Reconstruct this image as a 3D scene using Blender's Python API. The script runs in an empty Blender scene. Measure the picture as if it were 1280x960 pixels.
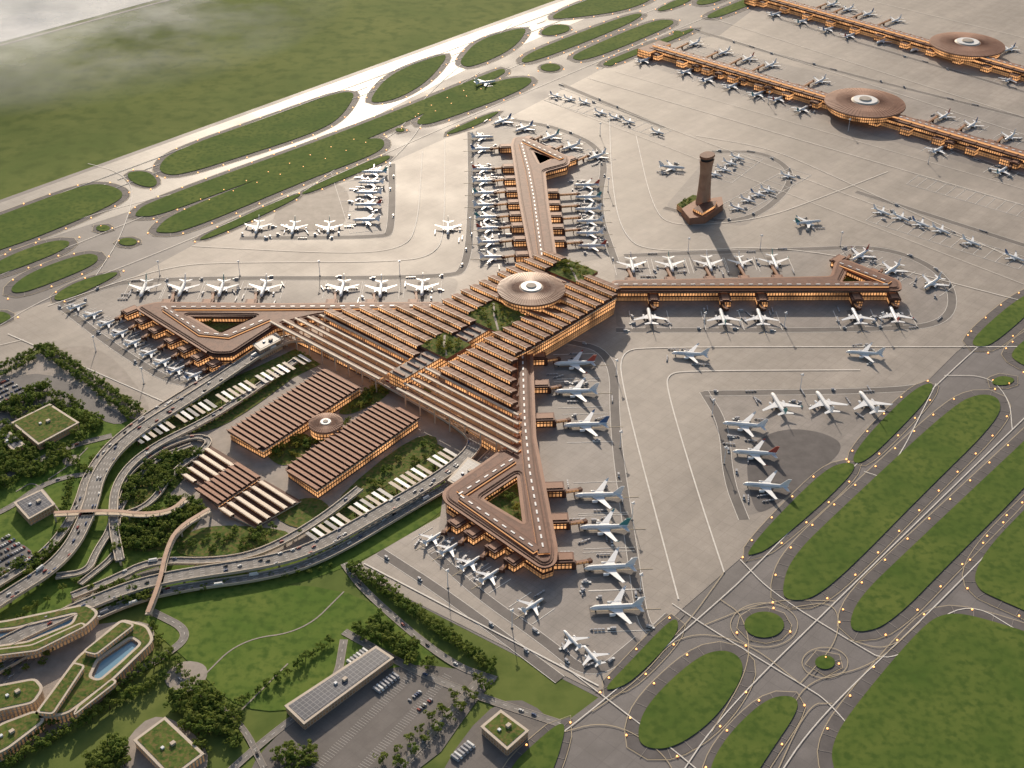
import bpy, bmesh, math, random
from mathutils import Vector, Matrix
from mathutils.geometry import tessellate_polygon
random.seed(7)
sc=bpy.context.scene
# ---------------------------------------------------------------- survey frame
F=1594.0; TH=math.atan(1065/1594); CH=1000.0
CT,ST=math.cos(TH),math.sin(TH)
def P(u,v,h=0.0):
    """site-plan survey point -> ground coordinates in metres at height h"""
    dx=u-640; up=480-v
    Y=F*CT+up*ST; Z=F*ST-up*CT
    k=(CH-h)/Z
    return (dx*k,Y*k)
def PP(l,h=0.0): return [P(a,b,h) for a,b in l]
ANG=math.radians(48.6)
A=(math.cos(ANG),math.sin(ANG)); B=(-A[1],A[0])
O=P(664,360,50)
def toST(p):
    x,y=p[0]-O[0],p[1]-O[1]
    return (x*A[0]+y*A[1], x*B[0]+y*B[1])
def frST(s,t): return (O[0]+s*A[0]+t*B[0], O[1]+s*A[1]+t*B[1])
# ---------------------------------------------------------------- materials
def nmat(name):
    m=bpy.data.materials.new(name); m.use_nodes=True
    return m,m.node_tree.nodes,m.node_tree.links,m.node_tree.nodes['Principled BSDF']
def mat(name,c1,c2=None,rough=.7,metal=0.,scale=.02,detail=6,emis=None,es=0,obj=False,c3=None,s3=.3,spec=.3):
    m,n,l,b=nmat(name)
    b.inputs['Roughness'].default_value=rough; b.inputs['Metallic'].default_value=metal
    b.inputs['Specular IOR Level'].default_value=spec
    b.inputs['Base Color'].default_value=(*c1,1)
    if c2:
        if obj:
            tc=n.new('ShaderNodeTexCoord').outputs['Object']
        else: tc=n.new('ShaderNodeNewGeometry').outputs['Position']
        t=n.new('ShaderNodeTexNoise'); t.inputs['Scale'].default_value=scale; t.inputs['Detail'].default_value=detail
        t.inputs['Roughness'].default_value=.65
        l.new(tc,t.inputs['Vector'])
        r=n.new('ShaderNodeValToRGB'); r.color_ramp.elements[0].position=.35; r.color_ramp.elements[1].position=.65
        r.color_ramp.elements[0].color=(*c1,1); r.color_ramp.elements[1].color=(*c2,1)
        l.new(t.outputs['Fac'],r.inputs['Fac']); out=r.outputs['Color']
        if c3:
            t2=n.new('ShaderNodeTexNoise'); t2.inputs['Scale'].default_value=s3; t2.inputs['Detail'].default_value=5
            l.new(tc,t2.inputs['Vector'])
            r2=n.new('ShaderNodeValToRGB'); r2.color_ramp.elements[0].position=.46; r2.color_ramp.elements[1].position=.66
            l.new(t2.outputs['Fac'],r2.inputs['Fac'])
            mx=n.new('ShaderNodeMixRGB'); l.new(r2.outputs['Color'],mx.inputs[0]); l.new(out,mx.inputs[1]); mx.inputs[2].default_value=(*c3,1)
            out=mx.outputs[0]
        l.new(out,b.inputs['Base Color'])
    if emis:
        b.inputs['Emission Color'].default_value=(*emis,1); b.inputs['Emission Strength'].default_value=es
    return m
def pavement(name,c1,c2,cj,slab,rough,jw=.03,varamt=.5,spec=.35):
    m,n,l,b=nmat(name)
    b.inputs['Roughness'].default_value=rough; b.inputs['Specular IOR Level'].default_value=spec
    g=n.new('ShaderNodeNewGeometry').outputs['Position']
    mp=n.new('ShaderNodeMapping'); mp.vector_type='TEXTURE'; mp.inputs['Rotation'].default_value=(0,0,ANG); l.new(g,mp.inputs['Vector'])
    br=n.new('ShaderNodeTexBrick'); br.offset=0; br.inputs['Scale'].default_value=1
    br.inputs['Brick Width'].default_value=slab; br.inputs['Row Height'].default_value=slab
    br.inputs['Mortar Size'].default_value=slab*jw; br.inputs['Mortar Smooth'].default_value=.3
    br.inputs['Color1'].default_value=(*c1,1); br.inputs['Color2'].default_value=(*c2,1); br.inputs['Mortar'].default_value=(*cj,1)
    l.new(mp.outputs[0],br.inputs['Vector'])
    def noi(sc_,lo,hi,a,bb,stretch=None):
        t=n.new('ShaderNodeTexNoise'); t.inputs['Scale'].default_value=sc_; t.inputs['Detail'].default_value=7; t.inputs['Roughness'].default_value=.6
        if stretch:
            m2=n.new('ShaderNodeMapping'); m2.inputs['Scale'].default_value=stretch; l.new(mp.outputs[0],m2.inputs['Vector']); l.new(m2.outputs[0],t.inputs['Vector'])
        else: l.new(g,t.inputs['Vector'])
        r=n.new('ShaderNodeValToRGB'); r.color_ramp.elements[0].position=lo; r.color_ramp.elements[1].position=hi
        r.color_ramp.elements[0].color=(a,a,a,1); r.color_ramp.elements[1].color=(bb,bb,bb,1)
        l.new(t.outputs['Fac'],r.inputs['Fac']); return r.outputs['Color']
    out=br.outputs['Color']
    for args in ((.006,.3,.7,1-varamt*.5,1+varamt*.4),(.05,.35,.7,1-varamt*.3,1+varamt*.2),(.02,.42,.62,1-varamt*.3,1.05,(.12,1,1)),(.6,.3,.7,.93,1.06)):
        mx=n.new('ShaderNodeMixRGB'); mx.blend_type='MULTIPLY'; mx.inputs[0].default_value=1
        l.new(out,mx.inputs[1]); l.new(noi(*args),mx.inputs[2]); out=mx.outputs[0]
    l.new(out,b.inputs['Base Color'])
    rr=n.new('ShaderNodeMapRange'); rr.inputs['To Min'].default_value=rough-.08; rr.inputs['To Max'].default_value=rough+.1
    t=n.new('ShaderNodeTexNoise'); t.inputs['Scale'].default_value=.012; l.new(g,t.inputs['Vector']); l.new(t.outputs['Fac'],rr.inputs['Value']); l.new(rr.outputs[0],b.inputs['Roughness'])
    return m
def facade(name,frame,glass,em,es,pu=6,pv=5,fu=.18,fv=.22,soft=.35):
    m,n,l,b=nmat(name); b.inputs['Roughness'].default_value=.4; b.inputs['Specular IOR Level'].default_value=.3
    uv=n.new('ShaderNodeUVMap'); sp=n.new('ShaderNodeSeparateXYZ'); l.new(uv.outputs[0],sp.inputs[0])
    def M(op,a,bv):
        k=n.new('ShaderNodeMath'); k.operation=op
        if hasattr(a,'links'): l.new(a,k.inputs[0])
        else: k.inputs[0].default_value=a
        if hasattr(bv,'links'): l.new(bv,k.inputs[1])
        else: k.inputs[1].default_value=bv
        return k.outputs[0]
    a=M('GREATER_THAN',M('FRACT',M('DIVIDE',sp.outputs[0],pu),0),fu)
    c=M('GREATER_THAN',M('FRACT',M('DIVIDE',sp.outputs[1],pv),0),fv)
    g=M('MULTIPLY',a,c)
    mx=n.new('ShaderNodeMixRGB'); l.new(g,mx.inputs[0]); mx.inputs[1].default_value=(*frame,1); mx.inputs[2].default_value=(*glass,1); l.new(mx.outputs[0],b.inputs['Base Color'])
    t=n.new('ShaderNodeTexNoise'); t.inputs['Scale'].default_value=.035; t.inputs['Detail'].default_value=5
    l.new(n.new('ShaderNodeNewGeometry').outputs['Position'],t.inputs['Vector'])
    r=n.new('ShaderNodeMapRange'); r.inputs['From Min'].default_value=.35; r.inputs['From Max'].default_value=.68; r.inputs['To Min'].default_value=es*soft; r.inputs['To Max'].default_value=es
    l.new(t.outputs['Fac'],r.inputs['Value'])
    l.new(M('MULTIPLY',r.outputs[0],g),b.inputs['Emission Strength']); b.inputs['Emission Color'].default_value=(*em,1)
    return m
M_GRASS=mat('grass',(.12,.165,.04),(.175,.205,.056),.95,0,.004,9,c3=(.105,.145,.035),s3=.03,spec=.1)
M_ISL=mat('verge_grass',(.075,.13,.024),(.14,.18,.04),.95,0,.012,9,c3=(.066,.112,.022),s3=.12,spec=.1)
M_LAWN=mat('lawn_grass',(.095,.165,.028),(.16,.21,.045),.95,0,.012,9,c3=(.075,.13,.024),s3=.1,spec=.1)
M_ROOFG=mat('roof_planting',(.045,.09,.018),(.14,.18,.042),.95,0,.12,8,c3=(.2,.16,.06),s3=.25,spec=.1)
M_ASPH=pavement('taxiway_asphalt',(.165,.15,.148),(.18,.164,.16),(.145,.132,.13),22,.62,.02,.42)
M_RUN=pavement('runway_concrete',(.26,.238,.218),(.28,.257,.235),(.21,.193,.178),18,.5,.02,.4)
M_CONC=pavement('apron_concrete',(.34,.296,.256),(.355,.31,.27),(.285,.247,.215),15,.6,.022,.38,.32)
M_STAND=pavement('stand_concrete',(.285,.252,.228),(.3,.266,.241),(.235,.208,.188),9,.62,.03,.42,.3)
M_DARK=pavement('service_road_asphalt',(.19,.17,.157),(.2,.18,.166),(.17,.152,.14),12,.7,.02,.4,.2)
M_SHO=mat('shoulder_asphalt',(.11,.099,.097),(.15,.136,.132),.75,0,.05,spec=.2)
M_ROAD=mat('road_surface',(.2,.183,.168),(.26,.238,.216),.7,0,.03,c3=(.17,.157,.145),s3=.2)
M_LOT=mat('car_park_asphalt',(.13,.12,.115),(.17,.158,.15),.7,0,.03)
M_PLAZA=mat('plaza_paving',(.27,.235,.2),(.36,.31,.27),.7,0,.06)
M_CREAM=mat('cream_cladding',(.52,.43,.34),(.6,.51,.41),.6,0,.05)
M_LINE=mat('marking_paint',(.66,.62,.56),(.8,.76,.7),.7,0,.15)
M_YEL=mat('yellow_marking_paint',(.46,.38,.26),None,.7)
M_COP=mat('copper_roof',(.15,.064,.041),(.205,.093,.06),.62,0,.03,6,c3=(.12,.05,.033),s3=.15,spec=.25)
M_COPD=mat('dark_copper',(.105,.046,.03),(.14,.064,.042),.65,0,.05,spec=.2)
M_COPL=mat('light_copper',(.27,.13,.08),(.34,.175,.112),.6,0,.05,spec=.25)
M_HALL=mat('terracotta_slats',(.27,.12,.07),(.33,.16,.1),.65,0,.1,c3=(.22,.095,.055),s3=.3,spec=.2)
M_DOME=mat('dome_copper',(.38,.225,.15),(.45,.28,.19),.5,0,.06,c3=(.33,.19,.125),s3=.1)
M_TRUNK=mat('bark',(.09,.06,.04),None,.9)
M_SKY=mat('skylight_glass',(.7,.7,.7),None,.4)
M_GLOW=mat('lit_clerestory',(.4,.2,.08),None,.4,emis=(1,.5,.21),es=.9)
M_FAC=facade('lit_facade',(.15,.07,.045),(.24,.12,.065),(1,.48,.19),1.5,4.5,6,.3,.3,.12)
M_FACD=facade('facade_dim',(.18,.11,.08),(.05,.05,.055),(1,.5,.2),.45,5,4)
M_FACN=facade('office_facade',(.4,.33,.26),(.05,.055,.06),(1,.6,.3),.12,4,4.5,.3,.35)
M_FACC=facade('fin_facade',(.5,.42,.33),(.12,.09,.07),(1,.55,.25),.25,4,5,.45,.15)
M_WATER=mat('pool_water',(.2,.36,.47),None,.1)
M_LAMP=mat('taxiway_lamp',(.8,.35,.1),None,.5,emis=(1,.42,.13),es=3.2)
M_SOLAR=pavement('solar_panels',(.03,.04,.065),(.045,.055,.085),(.26,.26,.27),5,.4,.05,.1)
M_DGLASS=mat('dark_glass',(.02,.025,.03),None,.15)
M_TIRE=mat('tyre',(.02,.02,.02),None,.8)
M_PALE=mat('hazy_river_surface',(.34,.38,.41),(.46,.49,.5),.6,0,.0012,spec=.2)  # distance haze is painted into this pale river colour
# ---------------------------------------------------------------- mesh builder
class MB:
    def __init__(s): s.v=[];s.f=[];s.mi=[];s.uv=[];s.mats=[]
    def m(s,mt):
        if mt not in s.mats: s.mats.append(mt)
        return s.mats.index(mt)
    def face(s,pts,mt,uv=None):
        i=len(s.v); s.v+= [tuple(p) for p in pts]; s.f.append(tuple(range(i,i+len(pts)))); s.mi.append(s.m(mt)); s.uv.append(uv)
    def flat(s,outer,z,mt,holes=()):
        loops=[[Vector((p[0],p[1],0)) for p in lp] for lp in [outer,*holes]]
        al=[p for lp in loops for p in lp]
        for t in tessellate_polygon(loops):
            q=[al[i] for i in t]
            if (q[1]-q[0]).cross(q[2]-q[0]).z<0: q.reverse()
            s.face([(p.x,p.y,z) for p in q],mt)
    def prism(s,outer,z0,z1,mt,ms,holes=(),bottom=False):
        s.flat(outer,z1,mt,holes)
        if bottom: s.flat(outer,z0,ms,holes)
        for lp in [outer,*holes]:
            d=0
            for i in range(len(lp)):
                a,b=lp[i],lp[(i+1)%len(lp)]; L=math.dist(a,b)
                s.face([(a[0],a[1],z0),(b[0],b[1],z0),(b[0],b[1],z1),(a[0],a[1],z1)],ms,[(d,0),(d+L,0),(d+L,z1-z0),(d,z1-z0)]); d+=L
    def box(s,c,ang,lx,ly,z0,z1,mt,ms=None,bottom=True):
        ca,sa=math.cos(ang),math.sin(ang)
        q=[(c[0]+x*ca-y*sa,c[1]+x*sa+y*ca) for x,y in ((-lx/2,-ly/2),(lx/2,-ly/2),(lx/2,ly/2),(-lx/2,ly/2))]
        s.prism(q,z0,z1,mt,ms or mt,(),bottom)
    def seg(s,a,b,w,z0,z1,mt,ms=None):
        c=((a[0]+b[0])/2,(a[1]+b[1])/2)
        s.box(c,math.atan2(b[1]-a[1],b[0]-a[0]),math.dist(a,b),w,z0,z1,mt,ms)
    def ribbon(s,pts,w,z,mt,th=0,ms=None,off=0,closed=False):
        L,R=sides(pts,w/2+off,closed),sides(pts,-w/2+off,closed)
        n=len(pts)
        for i in range(n if closed else n-1):
            j=(i+1)%n
            s.face([(*L[i],z),(*R[i],z),(*R[j],z),(*L[j],z)],mt)
            if th:
                for E in (L,R):
                    s.face([(*E[i],z-th),(*E[j],z-th),(*E[j],z),(*E[i],z)],ms or mt,[(0,0),(math.dist(E[i],E[j]),0),(math.dist(E[i],E[j]),th),(0,th)])
                s.face([(*L[i],z-th),(*R[i],z-th),(*R[j],z-th),(*L[j],z-th)],ms or mt)
    def cyl(s,c,r0,r1,z0,z1,n,mt,ms=None,cap=True):
        a=[(c[0]+r0*math.cos(2*math.pi*i/n),c[1]+r0*math.sin(2*math.pi*i/n)) for i in range(n)]
        b=[(c[0]+r1*math.cos(2*math.pi*i/n),c[1]+r1*math.sin(2*math.pi*i/n)) for i in range(n)]
        d=2*math.pi*max(r0,r1)/n
        for i in range(n):
            j=(i+1)%n
            s.face([(*a[i],z0),(*a[j],z0),(*b[j],z1),(*b[i],z1)],ms or mt,[(i*d,0),(i*d+d,0),(i*d+d,z1-z0),(i*d,z1-z0)])
        if cap and r1>0: s.face([(*p,z1) for p in b],mt)
    def mesh(s,name):
        me=bpy.data.meshes.new(name); me.from_pydata(s.v,[],s.f)
        for x in s.mats: me.materials.append(x)
        me.polygons.foreach_set('material_index',s.mi)
        ul=me.uv_layers.new(name='UVMap')
        flat=[]
        for f,u in zip(s.f,s.uv):
            for q in (u or [(0.5,0.5)]*len(f)): flat+= [q[0],q[1]]
        ul.data.foreach_set('uv',flat); me.update(); return me
    def obj(s,name):
        return place(s.mesh(name),name)
def place(me,name,loc=(0,0,0),rot=0,scl=1):
    o=bpy.data.objects.new(name,me); o.location=loc; o.rotation_euler=(0,0,rot)
    o.scale=(scl,)*3 if not isinstance(scl,tuple) else scl
    sc.collection.objects.link(o); return o
def sides(pts,d,closed=False):
    out=[];n=len(pts)
    for i in range(n):
        a=pts[i-1] if (i>0 or closed) else pts[i]; b=pts[(i+1)%n] if (i<n-1 or closed) else pts[i]
        dx,dy=b[0]-a[0],b[1]-a[1]; L=math.hypot(dx,dy) or 1
        out.append((pts[i][0]-dy/L*d,pts[i][1]+dx/L*d))
    return out
def area(p): return sum(p[i-1][0]*p[i][1]-p[i][0]*p[i-1][1] for i in range(len(p)))/2
def offset(poly,d):
    n=len(poly); sg=1 if area(poly)>0 else -1; out=[]
    for i in range(n):
        a,b,c=poly[i-1],poly[i],poly[(i+1)%n]
        n1=Vector((b[1]-a[1],a[0]-b[0])).normalized()*sg; n2=Vector((c[1]-b[1],b[0]-c[0])).normalized()*sg
        m=(n1+n2)
        if m.length<1e-4: m=n1
        m.normalize(); k=d/max(.45,m.dot(n1)); out.append((b[0]+m.x*k,b[1]+m.y*k))
    return out
def chaikin(p,it=3,closed=True):
    for _ in range(it):
        q=[];n=len(p)
        if not closed: q.append(p[0])
        for i in range(n if closed else n-1):
            a,b=p[i],p[(i+1)%n]
            q+= [(a[0]*.75+b[0]*.25,a[1]*.75+b[1]*.25),(a[0]*.25+b[0]*.75,a[1]*.25+b[1]*.75)]
        if not closed: q.append(p[-1])
        p=q
    return p
def fillet(p,r):
    """round only the corners of a polygon (radius about r metres)"""
    out=[];n=len(p)
    for i in range(n):
        a,b,c=Vector(p[i-1]),Vector(p[i]),Vector(p[(i+1)%n])
        ra=min(r,(a-b).length*.45); rc=min(r,(c-b).length*.45)
        s=b+(a-b).normalized()*ra; e=b+(c-b).normalized()*rc
        for k in range(5):
            t=k/4; q=s*(1-t)**2+b*2*t*(1-t)+e*t*t; out.append((q.x,q.y))
    return out
def clipS(poly,s,keep_hi=True):
    out=[];sg=1 if keep_hi else -1
    for i in range(len(poly)):
        a,b=poly[i-1],poly[i]; ia=(a[0]-s)*sg>=0; ib=(b[0]-s)*sg>=0
        if ia!=ib: k=(s-a[0])/(b[0]-a[0]); out.append((s,a[1]+(b[1]-a[1])*k))
        if ib: out.append(b)
    return out
def sm(l,h=0,it=3,closed=False): return chaikin(PP(l,h),it,closed)
def resample(pts,step,closed=False,start=0):
    out=[];q=list(pts)+([pts[0]] if closed else []); d=start
    for a,b in zip(q,q[1:]):
        L=math.dist(a,b)
        if L<1e-6: continue
        while d<=L:
            t=d/L; out.append((a[0]+(b[0]-a[0])*t,a[1]+(b[1]-a[1])*t,math.atan2(b[1]-a[1],b[0]-a[0]))); d+=step
        d-=L
    return out
def inpoly(p,poly):
    x,y=p;c=False
    for i in range(len(poly)):
        a,b=poly[i-1],poly[i]
        if (a[1]>y)!=(b[1]>y) and x<(b[0]-a[0])*(y-a[1])/(b[1]-a[1])+a[0]: c=not c
    return c
# ---------------------------------------------------------------- ground
g=MB(); g.flat([(-40000,-8000),(40000,-8000),(40000,60000),(-40000,60000)],0,M_GRASS); g.obj('ground')
g=MB(); g.flat(PP([(-900,290),(0,53),(195,0),(700,-130),(700,-400),(-900,-400)]),.5,M_PALE); g.obj('hazy_river')  # flat river sheet, haze already in its colour
g=MB(); g.ribbon(PP([(-900,296),(0,57),(200,3),(700,-126)]),9,.7,M_LOT); g.obj('perimeter_road')
af=[(-700,498),(0,250),(690,2),(1080,-135),(1700,-354),(2600,-354),(1700,400),(1500,1050),(540,1050),(640,962),(700,908),(748,872),(436,712),(560,640),(600,520),(400,420),(300,445),(225,515),(172,520),(58,430),(0,462),(-500,700)]
g=MB(); g.flat(PP(af),.15,M_ASPH); g.obj('taxiway_pavement')
g=MB(); g.flat(PP([(-700,505),(0,254),(690,6),(1080,-131),(1700,-350),(1700,-345),(1080,-105),(860,-30),(600,78),(440,160),(170,262),(0,318),(-700,560)]),.3,M_RUN); g.obj('runway')
ap=[(748,866),(850,764),(935,690),(1080,556),(1195,441),(1280,372),(1500,180),(1900,-100),(1900,-300),(1300,-180),(1010,-40),(900,44),(800,62),(640,145),(560,172),(490,203),(378,247),(245,305),(165,348),(60,378),(-60,415),(0,462),(58,430),(172,520),(225,515),(300,445),(400,420),(600,520),(560,640),(436,712)]
g=MB(); g.flat(PP(ap),.45,M_CONC); g.obj('apron_pavement')
g=MB()
for i,pl in enumerate(([(650,425),(768,440),(768,540),(790,690),(806,800),(740,846),(600,745),(545,690),(556,600)],[(768,320),(1000,312),(1110,308),(1188,345),(1192,404),(1100,413),(770,413)],
 [(588,165),(640,150),(700,160),(758,190),(746,260),(768,320),(720,330),(587,330)],[(80,384),(120,362),(180,348),(575,347),(560,395),(290,455),(235,488),(150,440)],
 [(880,491),(1160,482),(1060,580),(932,650),(910,600),(905,530)],[(304,298),(478,297),(490,290),(490,206),(378,250)],[(830,260),(890,190),(960,190),(1000,225),(930,285)],[(800,40),(1290,150),(1290,230),(800,80)])):
    g.flat(fillet(PP(pl),25),.47+i*.003,M_STAND)
g.obj('stand_apron_pavement')
ISL=[[(-60,292),(0,270),(100,233),(130,230),(156,240),(148,254),(50,296),(0,313),(-60,334)],
[(156,216),(185,214),(199,228),(190,236),(166,230)],
[(198,208),(215,190),(330,149),(450,106),(430,145),(395,166),(300,197),(225,220),(203,218)],
[(168,268),(185,253),(440,162),(620,88),(632,86),(630,95),(440,185),(300,232),(200,270),(172,272)],
[(462,124),(488,92),(550,69),(561,70),(535,102),(500,123),(468,130)],
[(576,74),(598,50),(650,35),(660,38),(640,63),(590,85),(576,82)],
[(194,288),(215,268),(340,218),(440,177),(478,172),(482,184),(460,197),(380,227),(230,291),(198,292)],
[(246,299),(310,268),(372,242),(378,245),(320,274),(256,301)],
[(374,242),(430,215),(484,193),(490,199),(440,220),(382,244)],
[(520,152),(540,134),(620,101),(660,96),(667,103),(640,119),(545,154),(524,157)],
[(556,167),(600,147),(630,137),(602,155),(562,169)],
[(648,77),(670,62),(790,17),(808,18),(770,38),(662,80)],
[(673,42),(690,31),(712,32),(712,40),(686,46)],
[(686,22),(720,5),(760,-8),(830,-10),(790,13),(700,25)],
[(710,74),(735,60),(815,26),(843,25),(840,33),(735,77)],
[(-30,348),(0,325),(60,302),(90,301),(82,313),(10,341),(-30,352)],
[(13,360),(40,340),(105,317),(125,320),(118,333),(40,364),(17,368)],
[(63,374),(90,355),(140,340),(152,343),(80,378)],
[(-30,400),(0,388),(18,397),(0,406),(-30,415)],
[(820,12),(850,-2),(870,-3),(850,8),(826,15)],
[(750,80),(800,60),(865,35),(868,39),(810,63),(760,84)],
[(868,2),(900,-12),(930,-14),(900,2),(874,8)],
[(880,20),(930,0),(960,-12),(965,-6),(930,10),(890,25)],
[(755,862),(780,836),(835,778),(848,774),(846,796),(792,852),(765,864)],
[(795,920),(808,880),(870,822),(905,812),(928,824),(928,850),(892,902),(842,937),(806,937)],
[(885,975),(893,945),(920,908),(960,873),(992,870),(1000,886),(962,942),(935,985)],
[(976,742),(988,698),(1050,638),(1190,508),(1225,492),(1252,499),(1247,527),(1150,622),(1062,712),(1016,750),(986,752)],
[(1060,782),(1073,748),(1130,693),(1280,552),(1330,505),(1340,540),(1280,612),(1190,702),(1112,782),(1072,793)],
[(932,694),(960,658),(1030,588),(1058,578),(1073,584),(1032,627),(962,687),(940,695)],
[(1062,579),(1080,549),(1140,488),(1168,477),(1162,497),(1120,542),(1080,580)],
[(1216,720),(1235,685),(1280,638),(1340,580),(1340,790),(1240,747),(1223,738)],
[(1038,935),(1060,893),(1148,788),(1180,766),(1225,772),(1340,810),(1340,1000),(1180,1010),(1060,1000),(1042,965)],
[(1213,428),(1235,405),(1270,376),(1300,360),(1310,370),(1242,432),(1220,435)],
[(1238,478),(1250,470),(1270,474),(1262,482),(1244,483)],
[(1262,442),(1290,418),(1330,400),(1330,450),(1290,462),(1268,452)],
[(620,1000),(640,957),(665,933),(700,903),(708,911),(692,965),(670,1000)]]
def circ(u,v,rx,ry): return [(u+rx*math.cos(a*math.pi/5),v+ry*math.sin(a*math.pi/5)) for a in range(10)]
ISL+=[circ(129,286,9,4),circ(160,303,12,5),circ(688,85,13,5),circ(762,80,6,3),circ(955,782,26,17),circ(1031,829,13,9),circ(500,163,6,2.5),circ(847,42,6,3)]
gi=MB(); gs=MB(); lamps=MB(); gy=MB()
for q,pl in enumerate(ISL):
    w=chaikin(PP(pl),3); dz=q*.005
    big=abs(area(w))>6000; d=13 if big else 7
    gi.flat(w,1.5+dz,M_ISL)
    base=[(p[0],p[1]) for p in resample(w,14,True)]
    gs.flat(offset(base,d),.62+dz,M_SHO)
    gy.ribbon(offset(base,d+1),.8,.86+dz,M_YEL,closed=True)
    ins=[(p[0],p[1]) for p in resample(w,20,True)]
    for a,b in zip(ins,offset(ins,d)): gy.seg(a,b,.6,.7,.88+dz,M_STAND)
    for a in offset([(p[0],p[1]) for p in resample(w,52,True)],d-2):
        lamps.cyl(a,1.15,.8,.6,1.9,6,M_LAMP,M_LAMP)
gi.obj('grass_verges'); gs.obj('taxiway_shoulders'); lamps.obj('taxiway_edge_lights')
LN=[0]
def line(l,w=1.3,m=M_LINE,z=1.1,it=3,h=0,cl=False): LN[0]+=1; gy.ribbon(sm(l,h,it,cl),w,z+LN[0]*.004,m,closed=cl)
for l in [[(610,985),(740,890),(900,750),(935,718),(1180,470),(1280,385),(1500,190)],
[(840,985),(900,895),(1045,752),(1265,537),(1400,410)],
[(960,990),(1020,900),(1150,778),(1285,640),(1400,530)],
[(700,830),(760,875),(870,960),(900,990)],
[(840,755),(880,782),(1000,855),(1040,880),(1120,985)],
[(925,700),(965,742),(1060,800),(1120,835),(1200,745),(1290,800)],
[(1080,590),(1110,600),(1170,480)],
[(1180,470),(1235,470),(1262,500),(1265,537)],
[(-20,352),(0,345),(200,262),(440,170),(640,84),(860,-5),(1000,-65)],
[(-20,420),(60,370),(240,300),(490,188),(600,140),(800,55),(900,15),(1100,-75)],
[(-20,318),(130,262),(300,225)],
[(120,345),(150,300),(170,240),(150,215),(110,205)],
[(380,240),(450,190),(500,165),(540,110),(640,30)],
[(480,210),(520,170),(540,130),(600,90)]]: line(l,1.2)
for l in ([(740,890),(800,850),(850,790),(930,800),(1000,855)],[(770,862),(852,790),(905,716)],[(900,750),(930,770),(940,830),(890,915)],[(880,782),(960,750),(1045,752)],[(1000,855),(1050,800),(1045,752),(990,760)],[(1040,880),(1010,880),(960,990)],[(1060,800),(1110,815),(1150,778)],[(985,895),(1010,850),(1090,835),(1150,778)],[(690,920),(760,900),(830,940),(850,985)]):
    line(l,.9,M_YEL)
line(circ(955,782,44,29),.8,M_YEL,cl=True); line(circ(1031,829,30,20),.8,M_YEL,cl=True)
line([(1400,434),(1190,434),(810,434),(776,440),(776,480),(848,750)],1.9)
line([(1075,463),(860,464),(834,468),(834,490),(870,610),(905,716)],1.9)
line([(60,383),(210,332),(300,328),(500,328),(545,318),(556,290),(556,175)],1.6)
line([(240,308),(430,318),(500,312),(522,290),(528,190)],1.4)
line([(762,150),(764,220),(775,290),(810,318),(1000,305),(1290,380)],1.7)
line([(795,170),(815,260),(840,285),(950,275),(1020,250),(1110,215)],1.5)
line([(870,170),(960,185),(1030,215),(1280,330)],1.4)
line([(700,110),(1290,330)],1.2,it=0)
line([(735,98),(1290,260)],1.5,it=0)
line([(860,60),(1290,205)],1,it=0)
line([(880,20),(1290,150)],1.4,it=0); line([(930,0),(1290,100)],1.4,it=0); line([(1000,-20),(1290,50)],1.4,it=0)
line([(900,45),(1290,172)],1.4,it=0); line([(770,90),(1290,240)],1,it=0); line([(680,125),(1290,360)],1,it=0)
line([(455,705),(748,858)],1.8,it=0); line([(10,418),(210,505)],1.6,it=0); line([(0,432),(30,425)],1.2,it=0)
r0,r1=P(0,280),P(900,-55)
d=Vector((r1[0]-r0[0],r1[1]-r0[1])); L=d.length; d.normalize()
for k in range(0,int(L),60): gy.seg((r0[0]+d.x*k,r0[1]+d.y*k),(r0[0]+d.x*(k+34),r0[1]+d.y*(k+34)),1.4,.8,1.32,M_LINE)
for of in (-28,28): gy.seg((r0[0]-d.y*of-d.x*400,r0[1]+d.x*of-d.y*400),(r0[0]+d.x*L-d.y*of,r0[1]+d.y*L+d.x*of),1.0,.8,1.35,M_LINE)
for k in range(-5,6):
    if k:
        c=P(30,270); gy.seg((c[0]-d.y*k*5,c[1]+d.x*k*5),(c[0]+d.x*32-d.y*k*5,c[1]+d.y*32+d.x*k*5),2,.8,1.38,M_LINE)
sr=MB()
SR=[[(700,425),(768,440),(768,540),(790,690),(806,800),(838,770)],
[(770,413),(1100,413),(1192,404),(1188,345),(1110,308),(1000,312),(780,320)],
[(880,492),(1110,489),(1160,482)],[(880,490),(905,530),(910,600),(930,650)],
[(640,150),(700,160),(760,190),(745,260),(770,330)],
[(588,165),(590,240),(585,335),(560,348),(180,348),(120,362),(75,382)],
[(75,382),(150,440),(235,490),(290,455)],
[(490,205),(490,290),(478,297),(300,298)],
[(540,690),(600,745),(680,800),(740,850),(800,800)],
[(475,690),(560,745),(700,850)],
[(800,50),(900,80),(1290,225)],[(870,38),(1000,78),(1290,150)],
[(960,20),(1290,118)],
[(1070,240),(1290,310)],[(700,105),(830,160)],[(830,260),(930,285),(1000,225),(960,190),(890,190)]]
for i,l in enumerate(SR):
    p=sm(l,0,3); sr.ribbon(p,13,.51+i*.005,M_DARK)
    for of in (-6.6,6.6): sr.ribbon(p,.7,.605+i*.003,M_LINE,off=of)
for pl in ([(930,560),(975,535),(1030,540),(1060,560),(1010,600),(960,640),(940,640)],[(340,262),(420,225),(440,245),(430,290),(345,288)]):
    sr.flat(chaikin(PP(pl),3),.6,M_SHO if pl[0][0]>900 else M_PLAZA)
sr.obj('service_roads')
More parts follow.
